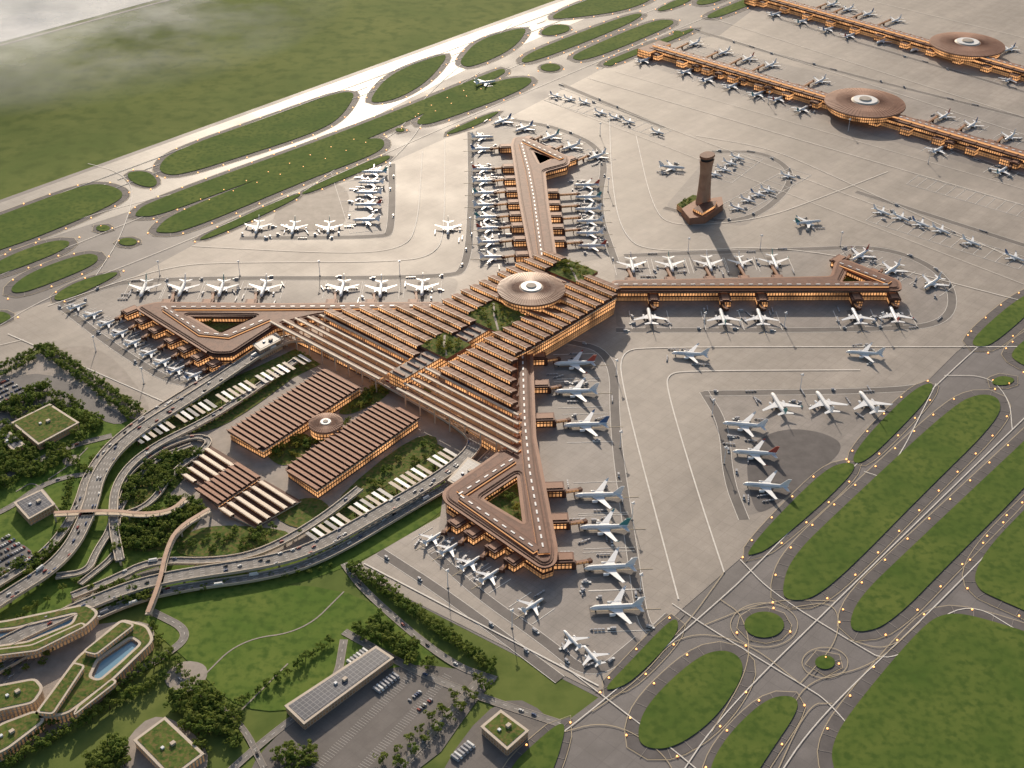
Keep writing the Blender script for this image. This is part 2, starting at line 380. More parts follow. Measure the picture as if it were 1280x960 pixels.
# ---------------------------------------------------------------- aircraft
M_PLW=mat('aircraft_white_paint',(.86,.86,.85),None,.35,spec=.5); M_PLG=mat('aircraft_wing_paint',(.8,.81,.82),None,.4)
M_T=[mat('tail_white',(.82,.83,.84),None,.35),mat('tail_blue',(.09,.16,.32),None,.35),mat('tail_teal',(.08,.28,.28),None,.35),mat('tail_red',(.45,.1,.07),None,.35)]
def plane_mesh(name,tail):
    b=MB(); W=M_PLW
    n=14
    prof=[(26,.15,4.2),(25.2,1.0,4.25),(23.5,1.9,4.4),(20.5,2.6,4.6),(17,2.8,4.7),(0,2.85,4.7),(-12,2.8,4.75),(-17,2.3,5.1),(-21,1.5,5.6),(-24.5,.8,6.1),(-26,.2,6.3)]
    rings=[[(x,r*math.cos(2*math.pi*i/n),z+r*math.sin(2*math.pi*i/n)) for i in range(n)] for x,r,z in prof]
    for k,(a,c) in enumerate(zip(rings,rings[1:])):
        for i in range(n):
            j=(i+1)%n; b.face([a[i],a[j],c[j],c[i]],W)
    b.face([(24.2,-1.1,5.75),(24.2,1.1,5.75),(23.2,1.2,6.35),(23.2,-1.2,6.35)],M_DGLASS)
    for sy in(-1,1):
        b.face([(18,sy*2.88,5.3),(-15,sy*2.9,5.3),(-15,sy*2.86,5.6),(18,sy*2.84,5.6)],M_DGLASS)
        def wing(x0,x1,y0,tx0,tx1,y1,z0,z1,th,mt):
            a=[(x0,sy*y0,z0),(x1,sy*y0,z0),(tx1,sy*y1,z1),(tx0,sy*y1,z1)]
            up=[(p[0],p[1],p[2]+(th if i<2 else th*.4)) for i,p in enumerate(a)]
            b.face(up,mt); b.face(a,mt)
            for i in range(4): b.face([a[i],a[(i+1)%4],up[(i+1)%4],up[i]],mt)
        wing(8.5,-6,1.5,1.8,-6,8,3.3,3.9,.8,M_PLG); wing(1.8,-6,8,-9.5,-12.8,25,3.9,5.3,.5,M_PLG)
        wing(-9.5,-12.8,25,-12.5,-13.8,26.2,5.3,7.6,.25,tail)
        wing(-18,-23.5,1,-23.5,-26.4,10.2,5.6,6.4,.4,M_PLG)
        ey=8.6; er=[[(x,sy*ey+r*math.cos(i*math.pi/5),2.5+r*math.sin(i*math.pi/5)) for i in range(10)] for x,r in((7.6,1.5),(6.5,1.75),(3,1.6),(1.5,1.0))]
        for a,c in zip(er,er[1:]):
            for i in range(10): b.face([a[i],a[(i+1)%10],c[(i+1)%10],c[i]],W)
        b.face(er[0],M_DGLASS); b.face(er[-1],M_TIRE)
        b.box((3,sy*ey),0,4,.4,3.6,4.3,W)
        b.box((-2,sy*4),0,3,1.2,0,2.2,M_TIRE); b.box((-2,sy*3.6),0,.6,.6,1.5,4,M_PLG)
    b.box((20,0),0,1.3,1,0,1.5,M_TIRE); b.box((20,0),0,.4,.4,1,3,M_PLG)
    v=[(-15.5,7.2),(-24.8,6.9),(-28,16),(-24.2,16)]
    for sy in(-.28,.28): b.face([(x,sy,z) for x,z in v],tail)
    for i in range(4):
        a,c=v[i],v[(i+1)%4]; b.face([(a[0],-.28,a[1]),(a[0],.28,a[1]),(c[0],.28,c[1]),(c[0],-.28,c[1])],tail)
    me=b.mesh(name)
    for p in me.polygons:
        if p.index<(len(prof)-1)*n: p.use_smooth=True
    return me
PL=[plane_mesh('airplane',t) for t in M_T]
PLPOS=[]
def plane(u,v,hd,L=52,name='parked_airplane'):
    p=P(u,v,3); sc_=L/52*1.06
    place(random.choice([PL[0],PL[0],PL[0],PL[0],PL[1],PL[2],PL[2],PL[3]]) if L>35 else random.choice([PL[0],PL[0],PL[0],PL[1]]),name,(p[0],p[1],.7),math.radians(hd+random.uniform(-2,2)),sc_)
    PLPOS.append((p,hd,L)); return p
def bridge(e,ang,L):
    b=MB(); w=15
    f=min(24,L*.6)
    b.box((f/2,0),0,f,w,0,10,M_COPD,M_FAC); b.box((f/2-1,0),0,f+4,w+3,10,13,M_COP,M_COPD); b.box((f/2-1,0),0,f,w-4,13,14,M_COPL,M_COPD)
    b.cyl((f,-5),3.6,3.6,0,9.5,10,M_COPD,M_COPD)
    tx=L; ty=-1.0
    b.seg((f,-5),(tx,ty),3.6,5,8.6,M_COPL,M_FACD)
    b.box((tx,ty),0.5,5,5,4.4,8.8,M_COPD)
    b.box((f+(tx-f)*.65,-5+(ty+5)*.65),0,1.2,4.5,0,5,M_COPD)
    place(b.mesh('jet_bridge'),'jet_bridge',(e[0],e[1],.6),ang)
stand=MB()
def gates(e1,e2,lst,L=52,h=22):
    a,b=P(*e1,h),P(*e2,h); dx,dy=b[0]-a[0],b[1]-a[1]; M=math.hypot(dx,dy); dx/=M;dy/=M
    for it in lst:
        u,v=it[:2]; LL=it[2] if len(it)>2 else L
        p=P(u,v,3); t=(p[0]-a[0])*dx+(p[1]-a[1])*dy
        q=(a[0]+dx*t,a[1]+dy*t); nx,ny=q[0]-p[0],q[1]-p[1]; D=math.hypot(nx,ny) or 1; nx/=D;ny/=D
        ang=math.atan2(ny,nx); plane(u,v,math.degrees(ang),LL)
        for o_ in (-LL*.58,LL*.58):
            stand.seg((p[0]-ny*o_+nx*LL*.5,p[1]+nx*o_+ny*LL*.5),(p[0]-ny*o_-nx*LL*.6,p[1]+nx*o_-ny*LL*.6),.9,.5,.77,M_LINE)
        stand.seg((p[0]+nx*LL*.5,p[1]+ny*LL*.5),(p[0]-nx*LL*.9,p[1]-ny*LL*.9),.8,.5,.78,M_YEL)
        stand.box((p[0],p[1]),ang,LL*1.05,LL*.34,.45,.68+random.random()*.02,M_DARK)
        if t<-25 or t>M+25: continue
        lat=LL*.2; e=(q[0]+ny*lat+nx*2,q[1]-nx*lat+ny*2)
        bl=D-LL*.36
        if bl>8: bridge(e,ang+math.pi,max(16,bl))
gates((196,377),(548,377),[(180,362),(228,362),(277,362),(330,362),(428,362),(476,363),(528,361)],50)
gates((172,382),(262,441),[(97,383,30),(117,393,30),(135,404,30),(152,416,30),(168,428,30),(188,441,30),(205,452,30),(222,462,30),(244,469,30)],30)
gates((640,180),(664,322),[(603,172),(603,187),(605,212),(605,227),(607,242),(607,257),(610,272),(612,286),(613,303),(616,322)],42)
gates((682,230),(693,316),[(733,232),(735,247),(735,262),(737,277),(737,292),(740,308)],44)
gates((655,170),(712,197),[(628,152),(655,161),(688,172),(714,184),(746,196)],44)
gates((768,350),(1042,345),[(790,333),(838,332),(886,331),(926,329,40),(968,329)],48)
gates((1056,324),(1122,350),[(1075,320),(1115,338),(1165,355)],46)
gates((768,362),(1124,360),[(812,397),(903,398),(950,398),(1070,397),(1117,395)],50)
gates((662,433),(693,690),[(718,456),(720,491),(732,533),(748,621),(755,661),(762,711),(770,761)],56)
gates((558,625),(676,706),[(541,673,30),(562,686,30),(588,704,32),(612,720,32),(666,757,32)],32)
for u,v in((715,800),(740,820)): plane(u,v,120,32)
for u,v in((322,285),(367,286),(411,286)): plane(u,v,-90,46)
for u,v in((468,216),(464,229),(461,242),(460,257),(458,276)): plane(u,v,180,46)
plane(560,286,-90,46,'taxiing_airplane'); plane(607,104,20,46,'taxiing_airplane')
plane(862,444,172,50,'taxiing_airplane'); plane(1080,443,172,50,'taxiing_airplane'); plane(840,210,-10,46,'taxiing_airplane'); plane(1010,279,15,46,'taxiing_airplane')
for u,v in((973,507),(1030,505),(1085,505)): plane(u,v,100,54)
for u,v in((930,533),(943,568),(957,609)): plane(u,v,172,54)
for u,v in((695,120),(712,124),(731,128),(751,141),(769,147),(786,152),(822,165),(905,212),(913,204),(922,197),(893,218),(985,220),(960,238),(948,243),(935,250),(922,260)): plane(u,v,-40,30)
for u,v in((1102,265),(1126,272),(1151,280),(1176,288),(1214,303),(1268,322)): plane(u,v,-50,34)
gates((822,55),(1290,190),[(868,55),(905,66),(935,74),(963,82),(1025,102),(1180,146),(1215,157),(1262,172)],42)
gates((822,62),(1290,200),[(805,76),(858,90),(885,100),(915,108),(947,118),(973,124),(1003,137),(1172,188),(1252,214)],42)
gates((960,-6),(1290,85),[(990,-8),(1040,6),(1060,12),(1085,18),(1120,26),(1262,62)],42)
gates((960,2),(1290,95),[(970,18),(1003,27),(1035,37),(1062,45),(1102,52),(1145,62),(1262,100)],42)
for (u0,v0),(u1,v1),n_ in (((690,122),(830,168),14),((1090,270),(1280,330),14),((900,225),(940,195),8),((915,262),(1000,215),9),((1140,225),(1290,268),12),((430,215),(455,290),6)):
    a,c=P(u0,v0),P(u1,v1)
    ux,uy=(c[0]-a[0]),(c[1]-a[1]); M=math.hypot(ux,uy); ux/=M;uy/=M
    for k in range(n_+1):
        q=(a[0]+ux*M*k/n_,a[1]+uy*M*k/n_); stand.seg((q[0]-uy*24,q[1]+ux*24),(q[0]+uy*24,q[1]-ux*24),.8,.5,.775,M_LINE)
    for o_ in(-24,24): stand.seg((a[0]-uy*o_,a[1]+ux*o_),(c[0]-uy*o_,c[1]+ux*o_),.8,.5,.772,M_LINE)
stand.obj('stand_markings'); gy.obj('painted_markings')
b=MB(); b.cyl((0,0),.6,.3,0,26,8,M_PLG); b.box((0,0),0,5,1.2,26,27.4,M_PLG); b.box((0,0),math.pi/2,5,1.2,25,26.2,M_PLG); b.cyl((0,0),1.6,1.6,0,.8,8,M_PLAZA); MAST=b.mesh('floodlight_mast')
for u,v in((880,410),(980,410),(1100,410),(770,470),(775,560),(790,650),(800,740),(560,735),(640,785),(200,345),(300,345),(400,345),(500,345),(590,220),(588,290),(760,240),(860,316),(950,312),(1050,308),(890,520),(905,580),(1000,488),(120,440),(180,480),(750,170),(960,130),(1060,165),(1160,205)):
    p=P(u,v); place(MAST,'floodlight_mast',(p[0],p[1],.5),ANG)
# ---------------------------------------------------------------- terminal
def prismpoly(b,px,h,z0,z1,mt,ms,hole=None,off=0,it=0):
    o=PP(px,h); hs=[]
    if it: o=fillet(o,9*it)
    if off: o=offset(o,off)
    if hole:
        q=PP(hole,h)
        if it: q=fillet(q,7*it)
        if off: q=offset(q,-off)
        hs=[q]
    b.prism(o,z0,z1,mt,ms,hs,True)
    return o,hs
def pier(name,out,hole,lines,W=14):
    b=MB()
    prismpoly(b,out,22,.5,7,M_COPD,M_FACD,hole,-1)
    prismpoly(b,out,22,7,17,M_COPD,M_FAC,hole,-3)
    prismpoly(b,out,22,17,18,M_COPL,M_CREAM,hole,1.5,1)
    prismpoly(b,out,22,18,20.5,M_COPL,M_COPD,hole,2.5,1)
    prismpoly(b,out,22,20.5,21.5,M_COP,M_COPD,hole,-2.0,1)
    prismpoly(b,out,22,21.5,22,M_COPD,M_COPL,hole,-4,1)
    prismpoly(b,out,22,22,22.6,M_COP,M_COPL,hole,-5.2,1)
    for i,l in enumerate(lines):
        w=chaikin(PP(l,24),1,False); e=i*.03
        b.ribbon(w,W,24.2+e,M_COPD,1.6,M_GLOW)
        b.ribbon(w,W-4,25+e,M_COP,.8,M_COPL)
        for p in resample(w,15): b.box((p[0],p[1]),p[2],7,2.0,25,25.5+e,M_SKY)
    if hole:
        hh=PP(hole,22); b.prism(offset(hh,-2),.5,9,M_ROOFG,M_COPD)
    return b.obj(name)
pier('west_pier_terminal',[(170,383),(196,377),(350,379),(552,377),(552,387),(420,391),(395,394),(345,406),(290,442),(264,442)],[(232,393),(322,394),(274,416)],[[(205,384),(345,384),(560,382)],[(208,386),(268,427),(335,398)]])
pier('south_pier_terminal',[(641,432),(664,430),(668,545),(695,685),(693,703),(678,708),(556,624),(555,613),(645,550)],[(648,590),(656,655),(600,622)],[[(653,440),(657,560),(680,692)],[(576,617),(640,575)],[(578,622),(672,688)]])
pier('north_pier_terminal',[(664,322),(650,250),(640,180),(643,171),(655,170),(712,196),(710,205),(680,213),(684,250),(694,318)],[(664,186),(692,197),(674,205)],[[(677,318),(664,225),(652,180)],[(655,176),(702,198)]],12)
pier('east_pier_terminal',[(766,350),(1040,345),(1046,325),(1058,324),(1124,350),(1126,361),(1046,361),(766,362)],[(1058,335),(1094,351),(1050,352)],[[(770,356),(1110,356)],[(1052,330),(1112,353)]],12)
def ribs(b,polyST,z,step,w,hh,mt,edge,slope=0,skip=None,fas=M_CREAM):
    ss=[p[0] for p in polyST]; a,c=min(ss),max(ss); s=a+w/2
    while s<c-w/3:
        ts=[]
        n=len(polyST)
        for i in range(n):
            p,q=polyST[i-1],polyST[i]
            if (p[0]>s)!=(q[0]>s): ts.append(p[1]+(q[1]-p[1])*(s-p[0])/(q[0]-p[0]))
        ts.sort()
        for t0,t1 in zip(ts[::2],ts[1::2]):
            iv=[(t0,t1)]
            for (x0,x1,y0,y1) in (skip or ()):
                if x0<s<x1:
                    nv=[]
                    for (u0,u1) in iv:
                        if u1<y0 or u0>y1: nv.append((u0,u1))
                        else:
                            if u0<y0: nv.append((u0,y0))
                            if u1>y1: nv.append((y1,u1))
                    iv=nv
            for (u0,u1) in iv:
                if u1-u0<6: continue
                zz=z+slope*(s-a)
                def q(sv,tv,zv): return (*frST(sv,tv),zv)
                s1,s2=s-w/2,s+w/2
                A1=[q(s1,u0,zz+hh),q(s1,u1,zz+hh),q(s2,u1,zz+hh*.5),q(s2,u0,zz+hh*.5)]
                A0=[q(s1,u0,zz-1),q(s1,u1,zz-1),q(s2,u1,zz-1),q(s2,u0,zz-1)]
                b.face(A1,mt)
                for i in range(4):
                    j=(i+1)%4; L=u1-u0
                    b.face([A0[i],A0[j],A1[j],A1[i]],edge if i==0 else M_COPD,[(0,0),(L,0),(L,hh),(0,hh)])
                f1=[q(s1-.6,u0-1.5,zz+hh+.3),q(s1-.6,u1+1.5,zz+hh+.3),q(s1+.6,u1+1.5,zz+hh+.3),q(s1+.6,u0-1.5,zz+hh+.3)]
                f0=[(p[0],p[1],zz+hh-.9) for p in f1]
                b.face(f1,fas)
                for i in range(4): b.face([f0[i],f0[(i+1)%4],f1[(i+1)%4],f1[i]],fas)
                k=u0+6
                while k<u1-2 and w>10:
                    b.face([q(s1+.7,k,zz+hh+.1),q(s1+.7,k+.8,zz+hh+.1),q(s2,k+.8,zz+hh*.5+.15),q(s2,k,zz+hh*.5+.15)],M_COPD); k+=12
        s+=step
b=MB()
LH=[(345,394),(400,386),(548,378),(590,357),(640,333),(690,312),(716,322),(500,468)]
RH=[(520,480),(738,337),(776,352),(773,368),(700,412),(665,432),(644,442),(642,480),(648,560),(600,532)]
LHs=[toST(p) for p in PP(LH,38)]; RHs=[toST(p) for p in PP(RH,38)]
SF=-238
SK=[(-112,-48,-34,34),(-212,-162,-26,26),(78,128,-28,34),(-500,600,-13,13)]
for H_ in (LHs,RHs):
    w=[frST(*p) for p in clipS(H_,SF)]
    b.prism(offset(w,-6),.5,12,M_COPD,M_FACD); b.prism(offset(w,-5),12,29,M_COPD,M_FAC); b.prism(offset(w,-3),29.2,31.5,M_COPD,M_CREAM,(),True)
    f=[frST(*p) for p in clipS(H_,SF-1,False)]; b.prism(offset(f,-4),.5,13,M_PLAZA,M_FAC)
    ribs(b,clipS(H_,SF),32,19.5,13.4,6.4,M_COP,M_FAC,.012,SK,M_DOME)
sp=[frST(-285,-14),frST(130,-14),frST(130,14),frST(-285,14)]
b.prism(sp,.5,32.6,M_PLAZA,M_FAC)
for k in range(-280,125,14): b.box(frST(k,0),ANG,3,22,32.6,35,M_COPL)
for (x0,x1,y0,y1) in SK[:3]:
    b.prism([frST(x0,y0),frST(x1,y0),frST(x1,y1),frST(x0,y1)],31,36.0,M_ROOFG,M_COPL)
    b.ribbon([frST(x0+6,y0+6),frST((x0+x1)/2,3),frST(x1-6,y1-6)],3,36.1,M_PLAZA)
for k in range(5):
    for (t0,t1) in ((18,252-k*12),(-(236-12*k),-16)):
        s_=-302+k*14; z=25+k*1.4
        b.prism([frST(s_,t0),frST(s_+3.2,t0),frST(s_+3.2,t1),frST(s_,t1)],z,z+2,M_CREAM,M_CREAM,(),True)
        b.prism([frST(s_+3.4,t0+2),frST(s_+10.5,t0+2),frST(s_+10.5,t1-2),frST(s_+3.4,t1-2)],z-2,z-.5,M_COP,M_GLOW,(),True)
        for t in range(int(t0)+8,int(t1),28): b.box(frST(s_+1.6,t),ANG,1.5,1.5,.5,z,M_CREAM)
def oval(b,c,z,R,fins=72,top=M_DOME,mid=M_DOME):
    b.cyl(c,R*.9,R*.93,z-14,z,64,M_COPD,M_FAC,False)
    b.cyl(c,R*.93,R,z-2,z,64,M_COPD,M_CREAM,False); b.cyl(c,R,R*.99,z,z+2.5,64,M_COPD,M_COPL,False)
    b.cyl(c,R*.99,R*.72,z+2.5,z+2.5+R*.035,64,top,top,False)
    b.cyl(c,R*.72,R*.34,z+2.5+R*.035,z+2.5+R*.05,64,mid,mid,False)
    b.cyl(c,R*.34,R*.30,z+2.5+R*.05,z+3+R*.07,48,M_SKY,M_CREAM,True)
    b.cyl(c,R*.16,R*.14,z+3+R*.07,z+3+R*.1,32,M_PLAZA,M_CREAM,True)
    for i in range(fins):
        a=2*math.pi*i/fins; ca,sa=math.cos(a),math.sin(a); n=(-sa*.22,ca*.22)
        pr=[(R*.985,z+2.6),(R*.72,z+2.6+R*.035),(R*.35,z+2.6+R*.05)]
        for (r1,z1),(r2,z2) in zip(pr,pr[1:]):
            for o_ in(-1,1): b.face([(c[0]+r1*ca+n[0]*o_,c[1]+r1*sa+n[1]*o_,z1-.5),(c[0]+r1*ca+n[0]*o_,c[1]+r1*sa+n[1]*o_,z1+.4),(c[0]+r2*ca+n[0]*o_,c[1]+r2*sa+n[1]*o_,z2+.4),(c[0]+r2*ca+n[0]*o_,c[1]+r2*sa+n[1]*o_,z2-.5)],M_COPL)
            b.face([(c[0]+r1*ca+n[0],c[1]+r1*sa+n[1],z1+.4),(c[0]+r1*ca-n[0],c[1]+r1*sa-n[1],z1+.4),(c[0]+r2*ca-n[0],c[1]+r2*sa-n[1],z2+.4),(c[0]+r2*ca+n[0],c[1]+r2*sa+n[1],z2+.4)],M_COPL)
oval(b,P(664,360,50),47,52)
b.obj('main_terminal_building')
def satellite(name,a,c,cu,cv,R):
    b=MB(); w=PP([a,c],20)
    b.ribbon(w,34,9,M_COPD,9,M_FACD); b.ribbon(w,28,17,M_COPD,8,M_FAC); b.ribbon(w,36,20,M_COP,3,M_COPD); b.ribbon(w,14,23,M_COPL,3,M_GLOW)
    for i,p in enumerate(resample(w,14)):
        b.box((p[0],p[1]),p[2],6,3,23,23.6,M_SKY)
        if i%2: b.box((p[0],p[1]),p[2],3,37,20,20.8,M_COPD)
        if i%5==2:
            for sg in(-1,1): b.box((p[0]-math.sin(p[2])*sg*24,p[1]+math.cos(p[2])*sg*24),p[2],20,16,.5,14,M_COP,M_FAC)
    e=P(*a,20); b.box(e,math.atan2(w[1][1]-w[0][1],w[1][0]-w[0][0]),34,80,.5,19,M_COP,M_FAC)
    oval(b,P(cu,cv,26),24,R,64,M_COPL,M_COPL)
    b.obj(name)
satellite('satellite_concourse',(818,57),(1320,205),1081,128,82)
satellite('satellite_concourse',(950,-7),(1320,98),1209,55,84)
b=MB(); c=P(878,262)
def rrect(c,ang,lx,ly,r=.3):
    ca,sa=math.cos(ang),math.sin(ang); q=[(-lx/2,-ly/2),(lx/2,-ly/2),(lx/2,ly/2),(-lx/2,ly/2)]
    return chaikin([(c[0]+x*ca-y*sa,c[1]+x*sa+y*ca) for x,y in q],2)
def loft(b,secs,mt):
    for (l0,z0),(l1,z1) in zip(secs,secs[1:]):
        for i in range(len(l0)):
            j=(i+1)%len(l0); b.face([(*l0[i],z0),(*l0[j],z0),(*l1[j],z1),(*l1[i],z1)],mt,[(i*2,z0),(i*2+2,z0),(i*2+2,z1),(i*2,z1)])
S_=lambda k:rrect(c,ANG,30*k,22*k)
loft(b,[(S_(1.1),.5),(S_(.85),40),(S_(.78),72),(S_(.85),86),(S_(.98),96)],M_DOME)
b.flat(S_(.98),96,M_COPD); loft(b,[(S_(.84),96),(S_(.88),101)],M_DGLASS); b.prism(S_(1.0),101,105,M_COP,M_COPL,(),True)
prismpoly(b,[(846,256),(866,244),(880,247),(868,258),(884,266),(868,272)],10,.5,11,M_ROOFG,M_FACD)
prismpoly(b,[(852,262),(868,252),(902,247),(904,256),(882,272),(862,274)],12,.5,14,M_COPL,M_COPL)
prismpoly(b,[(866,262),(880,254),(896,252),(894,258),(878,268)],18,14,20,M_COP,M_FAC)
b.obj('control_tower')
# ---------------------------------------------------------------- landside
LZ=MB()
LZ.flat(chaikin(PP([(20,520),(60,438),(172,525),(300,452),(400,424),(600,525),(620,560),(560,640),(430,715),(300,745),(200,735),(110,760),(0,830),(-150,860),(-150,600)]),2),.35,M_LAWN)
LZ.flat(chaikin(PP([(180,560),(345,425),(400,418),(600,540),(590,570),(520,630),(400,690),(300,700),(240,690),(235,640),(180,600)]),2),.5,M_PLAZA)
LZ.flat(chaikin(PP([(175,775),(190,742),(430,725),(545,815),(540,835),(400,885),(300,892),(240,830)]),2),.56,M_LAWN)
LZ.obj('landside_lawn')
pv=MB()
for i,pl in enumerate(([(300,990),(330,930),(440,845),(520,830),(560,835),(625,845),(600,870),(520,985)],[(530,990),(625,862),(700,900),(650,945),(600,1000)],
 [(-60,470),(60,437),(170,522),(140,535),(90,500),(0,540),(-60,560)],[(-60,690),(0,670),(50,690),(20,725),(-60,760)],[(200,850),(225,825),(260,830),(258,855),(225,870)],
 [(75,575),(95,567),(103,576),(85,585)],[(150,930),(200,885),(270,940),(240,990),(150,990)],[(20,800),(180,770),(200,800),(150,860),(60,930),(-60,960),(-60,830)],[(130,430),(60,437),(0,462),(-60,480),(-60,500),(60,455),(160,530),(200,520)])):
    pv.flat(chaikin(PP(pl),2),.65+i*.01,M_DARK if pl[0][0] in(300,530) else M_LOT if pl[0][0]==-60 else M_PLAZA)
for (u0,v0,u1,v1) in ((520,838,380,975),(560,845,430,985),(600,858,480,985)):
    for p in resample(PP([(u0,v0),(u1,v1)]),3.2): pv.box((p[0],p[1]),p[2],.25,10,.7,.76,M_LINE)
pv.obj('landside_pavement')
cars=[]
def deck(b,l,w,h,th=2.5,lanes=3,it=3,traffic=0):
    pts=sm(l,h,it); b.ribbon(pts,w,h,M_ROAD,th,M_CREAM)
    for o_ in(-w/2+.5,w/2-.5): b.ribbon(pts,1.0,h+1.3,M_CREAM,1.2,M_CREAM,off=o_)
    rs=resample(pts,12)
    for k in range(1,lanes):
        o_=-w/2+w*k/lanes
        for p in rs: b.seg((p[0]-math.sin(p[2])*o_,p[1]+math.cos(p[2])*o_),(p[0]-math.sin(p[2])*o_+math.cos(p[2])*5,p[1]+math.cos(p[2])*o_+math.sin(p[2])*5),.45,h+.05,h+.08,M_LINE)
    if h>4:
        for p in rs[::3]: b.cyl((p[0],p[1]),1.5,1.5,0,h-th,8,M_CREAM,M_CREAM)
    if traffic:
        for p in resample(pts,8):
            for k in range(lanes):
                if random.random()<traffic:
                    o_=-w/2+w*(k+.5)/lanes; cars.append((p[0]-math.sin(p[2])*o_,p[1]+math.cos(p[2])*o_,h+.05,p[2]))
rd=MB()
deck(rd,[(-60,790),(0,750),(80,700),(112,640),(122,590),(160,545),(250,490),(345,425),(385,420),(440,452),(520,497),(585,535),(598,556),(560,590),(480,637),(400,682),(340,702),(200,722),(130,745),(0,805),(-60,840)],19,12,2.5,5,3,.10)
rd.obj('elevated_access_road')
rd=MB()
deck(rd,[(-60,765),(0,728),(60,690),(96,640),(110,590),(148,543),(240,484),(300,450)],12,6,2,3,3,.08)
rd.obj('elevated_slip_road')
rd=MB()
deck(rd,[(620,560),(590,590),(500,642),(420,690),(350,718),(220,735),(150,755),(60,800),(0,835),(-60,870)],12,6,2,3,3,.08)
rd.obj('elevated_slip_road')
rd=MB()
deck(rd,[(90,745),(140,725),(190,700),(270,702),(330,690),(400,650),(450,610)],11,8,2,3,3,.06)
deck(rd,[(150,700),(140,650),(145,600),(185,560),(270,520),(370,450)],11,8.2,2,3,3,.06)
deck(rd,[(70,720),(110,715),(120,690),(140,660),(145,620),(160,590),(200,560),(240,545),(262,548),(258,560),(215,590),(190,630),(150,645)],9,5,1.5,2,3,.06)
deck(rd,[(100,730),(150,690),(145,665),(150,630),(190,575),(240,556)],8,3.2,1.2,2,3,.05)
rd.obj('ramp_road')
rd=MB()
for i,(l,w) in enumerate((([(-60,900),(0,862),(60,800),(110,750)],14),([(-60,625),(0,600),(80,560),(140,545)],10),([(-60,655),(0,645),(60,600),(130,590)],8),([(250,1000),(330,925),(420,860),(430,800)],8),([(430,790),(520,840),(600,872),(700,905)],9),([(225,850),(300,900),(330,960)],6),([(430,705),(455,740),(560,830),(620,850)],8),([(-60,960),(60,900),(210,820),(240,790),(190,765)],9),([(600,850),(500,960),(460,1000)],9),([(-60,850),(0,812),(70,770),(130,735),(200,712)],9))):
    p=sm(l); rd.ribbon(p,w,.85+i*.01,M_ROAD)
    for o_ in(-w/2,w/2): rd.ribbon(p,.8,1.0+i*.01,M_PLAZA,.15,off=o_)
    for q in resample(p,12): rd.seg(q[:2],(q[0]+math.cos(q[2])*4,q[1]+math.sin(q[2])*4),.4,.9,.97,M_LINE)
    for q in resample(p,14):
        if random.random()<.2: cars.append((q[0],q[1],.95,q[2]))
rd.obj('landside_road')
fp=MB()
for i,l in enumerate(([(250,850),(300,800),(380,790),(430,740)],[(300,890),(340,850),(360,830)],[(60,600),(90,580),(110,560)],[(20,615),(45,600),(75,640)],[(175,600),(200,620),(170,650)])): fp.ribbon(sm(l),1.6,.8+i*.01,M_PLAZA)
fp.obj('footpath')
def footbridge(l,h=12,w=7):
    b=MB(); pts=sm(l,h,2); b.ribbon(pts,w,h,M_CREAM,1.5,M_CREAM); b.ribbon(pts,w*.7,h+3.5,M_DOME,.6,M_CREAM)
    for p in resample(pts,16):
        for o_ in(-w*.33,w*.33): b.cyl((p[0]-math.sin(p[2])*o_,p[1]+math.cos(p[2])*o_),.35,.35,h,h+3,6,M_CREAM)
    for p in resample(pts,45): b.cyl((p[0],p[1]),1.3,1.3,0,h-1.5,8,M_CREAM)
    b.obj('footbridge')
footbridge([(68,643),(140,640),(180,645),(215,640),(232,625)]); footbridge([(262,638),(222,662),(208,690),(200,730),(185,768)])
def canopies(a,c,h,name):
    b=MB(); w=PP([a,c],h)
    for i,p in enumerate(resample(w,9.5)):
        ang=p[2]+math.pi/2
        if i%7==6: continue
        b.box((p[0],p[1]),ang,26,5.2,h,h+.7,M_SKY if i%7 in(1,4) else M_CREAM if i%3 else M_SOLAR)
        b.box((p[0],p[1]),ang,1,1,0,h,M_COPD)
    b.ribbon(PP([a,c],0),60,.75,M_ROOFG)
    b.obj(name)
canopies((172,549),(385,446),10,'parking_canopies'); canopies((392,672),(565,566),10,'parking_canopies')
def ribbed(name,px,h,step=9,w=6,mt=M_HALL,fas=M_COPL):
    b=MB(); wp=PP(px,h)
    b.prism(offset(wp,-2),.5,h-7,M_COPD,M_FAC); b.prism(wp,h-7,h-5,M_COPD,M_CREAM,(),True)
    ribs(b,[toST(p) for p in wp],h-4.5,step,w,2.8,mt,M_COPD if mt!=M_CREAM else M_FACD,0,None,fas)
    b.obj(name)
ribbed('transport_hall_building',[(284,536),(408,457),(452,480),(328,560)],20,8.5,6.2)
ribbed('transport_hall_building',[(356,582),(476,499),(525,519),(396,610)],20,8.5,6.2)
ribbed('parking_hall_building',[(228,592),(262,553),(298,574),(262,608)],10,13,6,M_CREAM,M_CREAM)
ribbed('parking_hall_building',[(246,608),(298,574),(326,592),(272,628)],12,8,6.2)
ribbed('parking_hall_building',[(274,634),(330,596),(376,622),(318,655)],10,13,6,M_CREAM,M_CREAM)
b=MB(); oval(b,P(407,527,22),18,23,40,M_COPL,M_COPL); b.obj('round_pavilion')
gd=MB()
for i,pl in enumerate(([(330,565),(350,548),(385,540),(392,560),(365,582),(345,582)],[(420,515),(470,480),(492,492),(450,515),(430,520)],[(150,640),(185,575),(250,560),(225,610),(180,640)],[(150,690),(145,655),(230,625),(262,640),(215,690)],[(218,700),(225,670),(270,655),(380,665),(330,690)],[(330,640),(392,618),(420,640),(380,668)],[(400,640),(520,540),(560,552),(470,620)],[(180,540),(290,470),(380,440),(395,452),(290,530),(240,545)])):
    gd.flat(chaikin(PP(pl),2),1.1+i*.01,M_ROOFG)
gd.obj('landscaped_gardens')
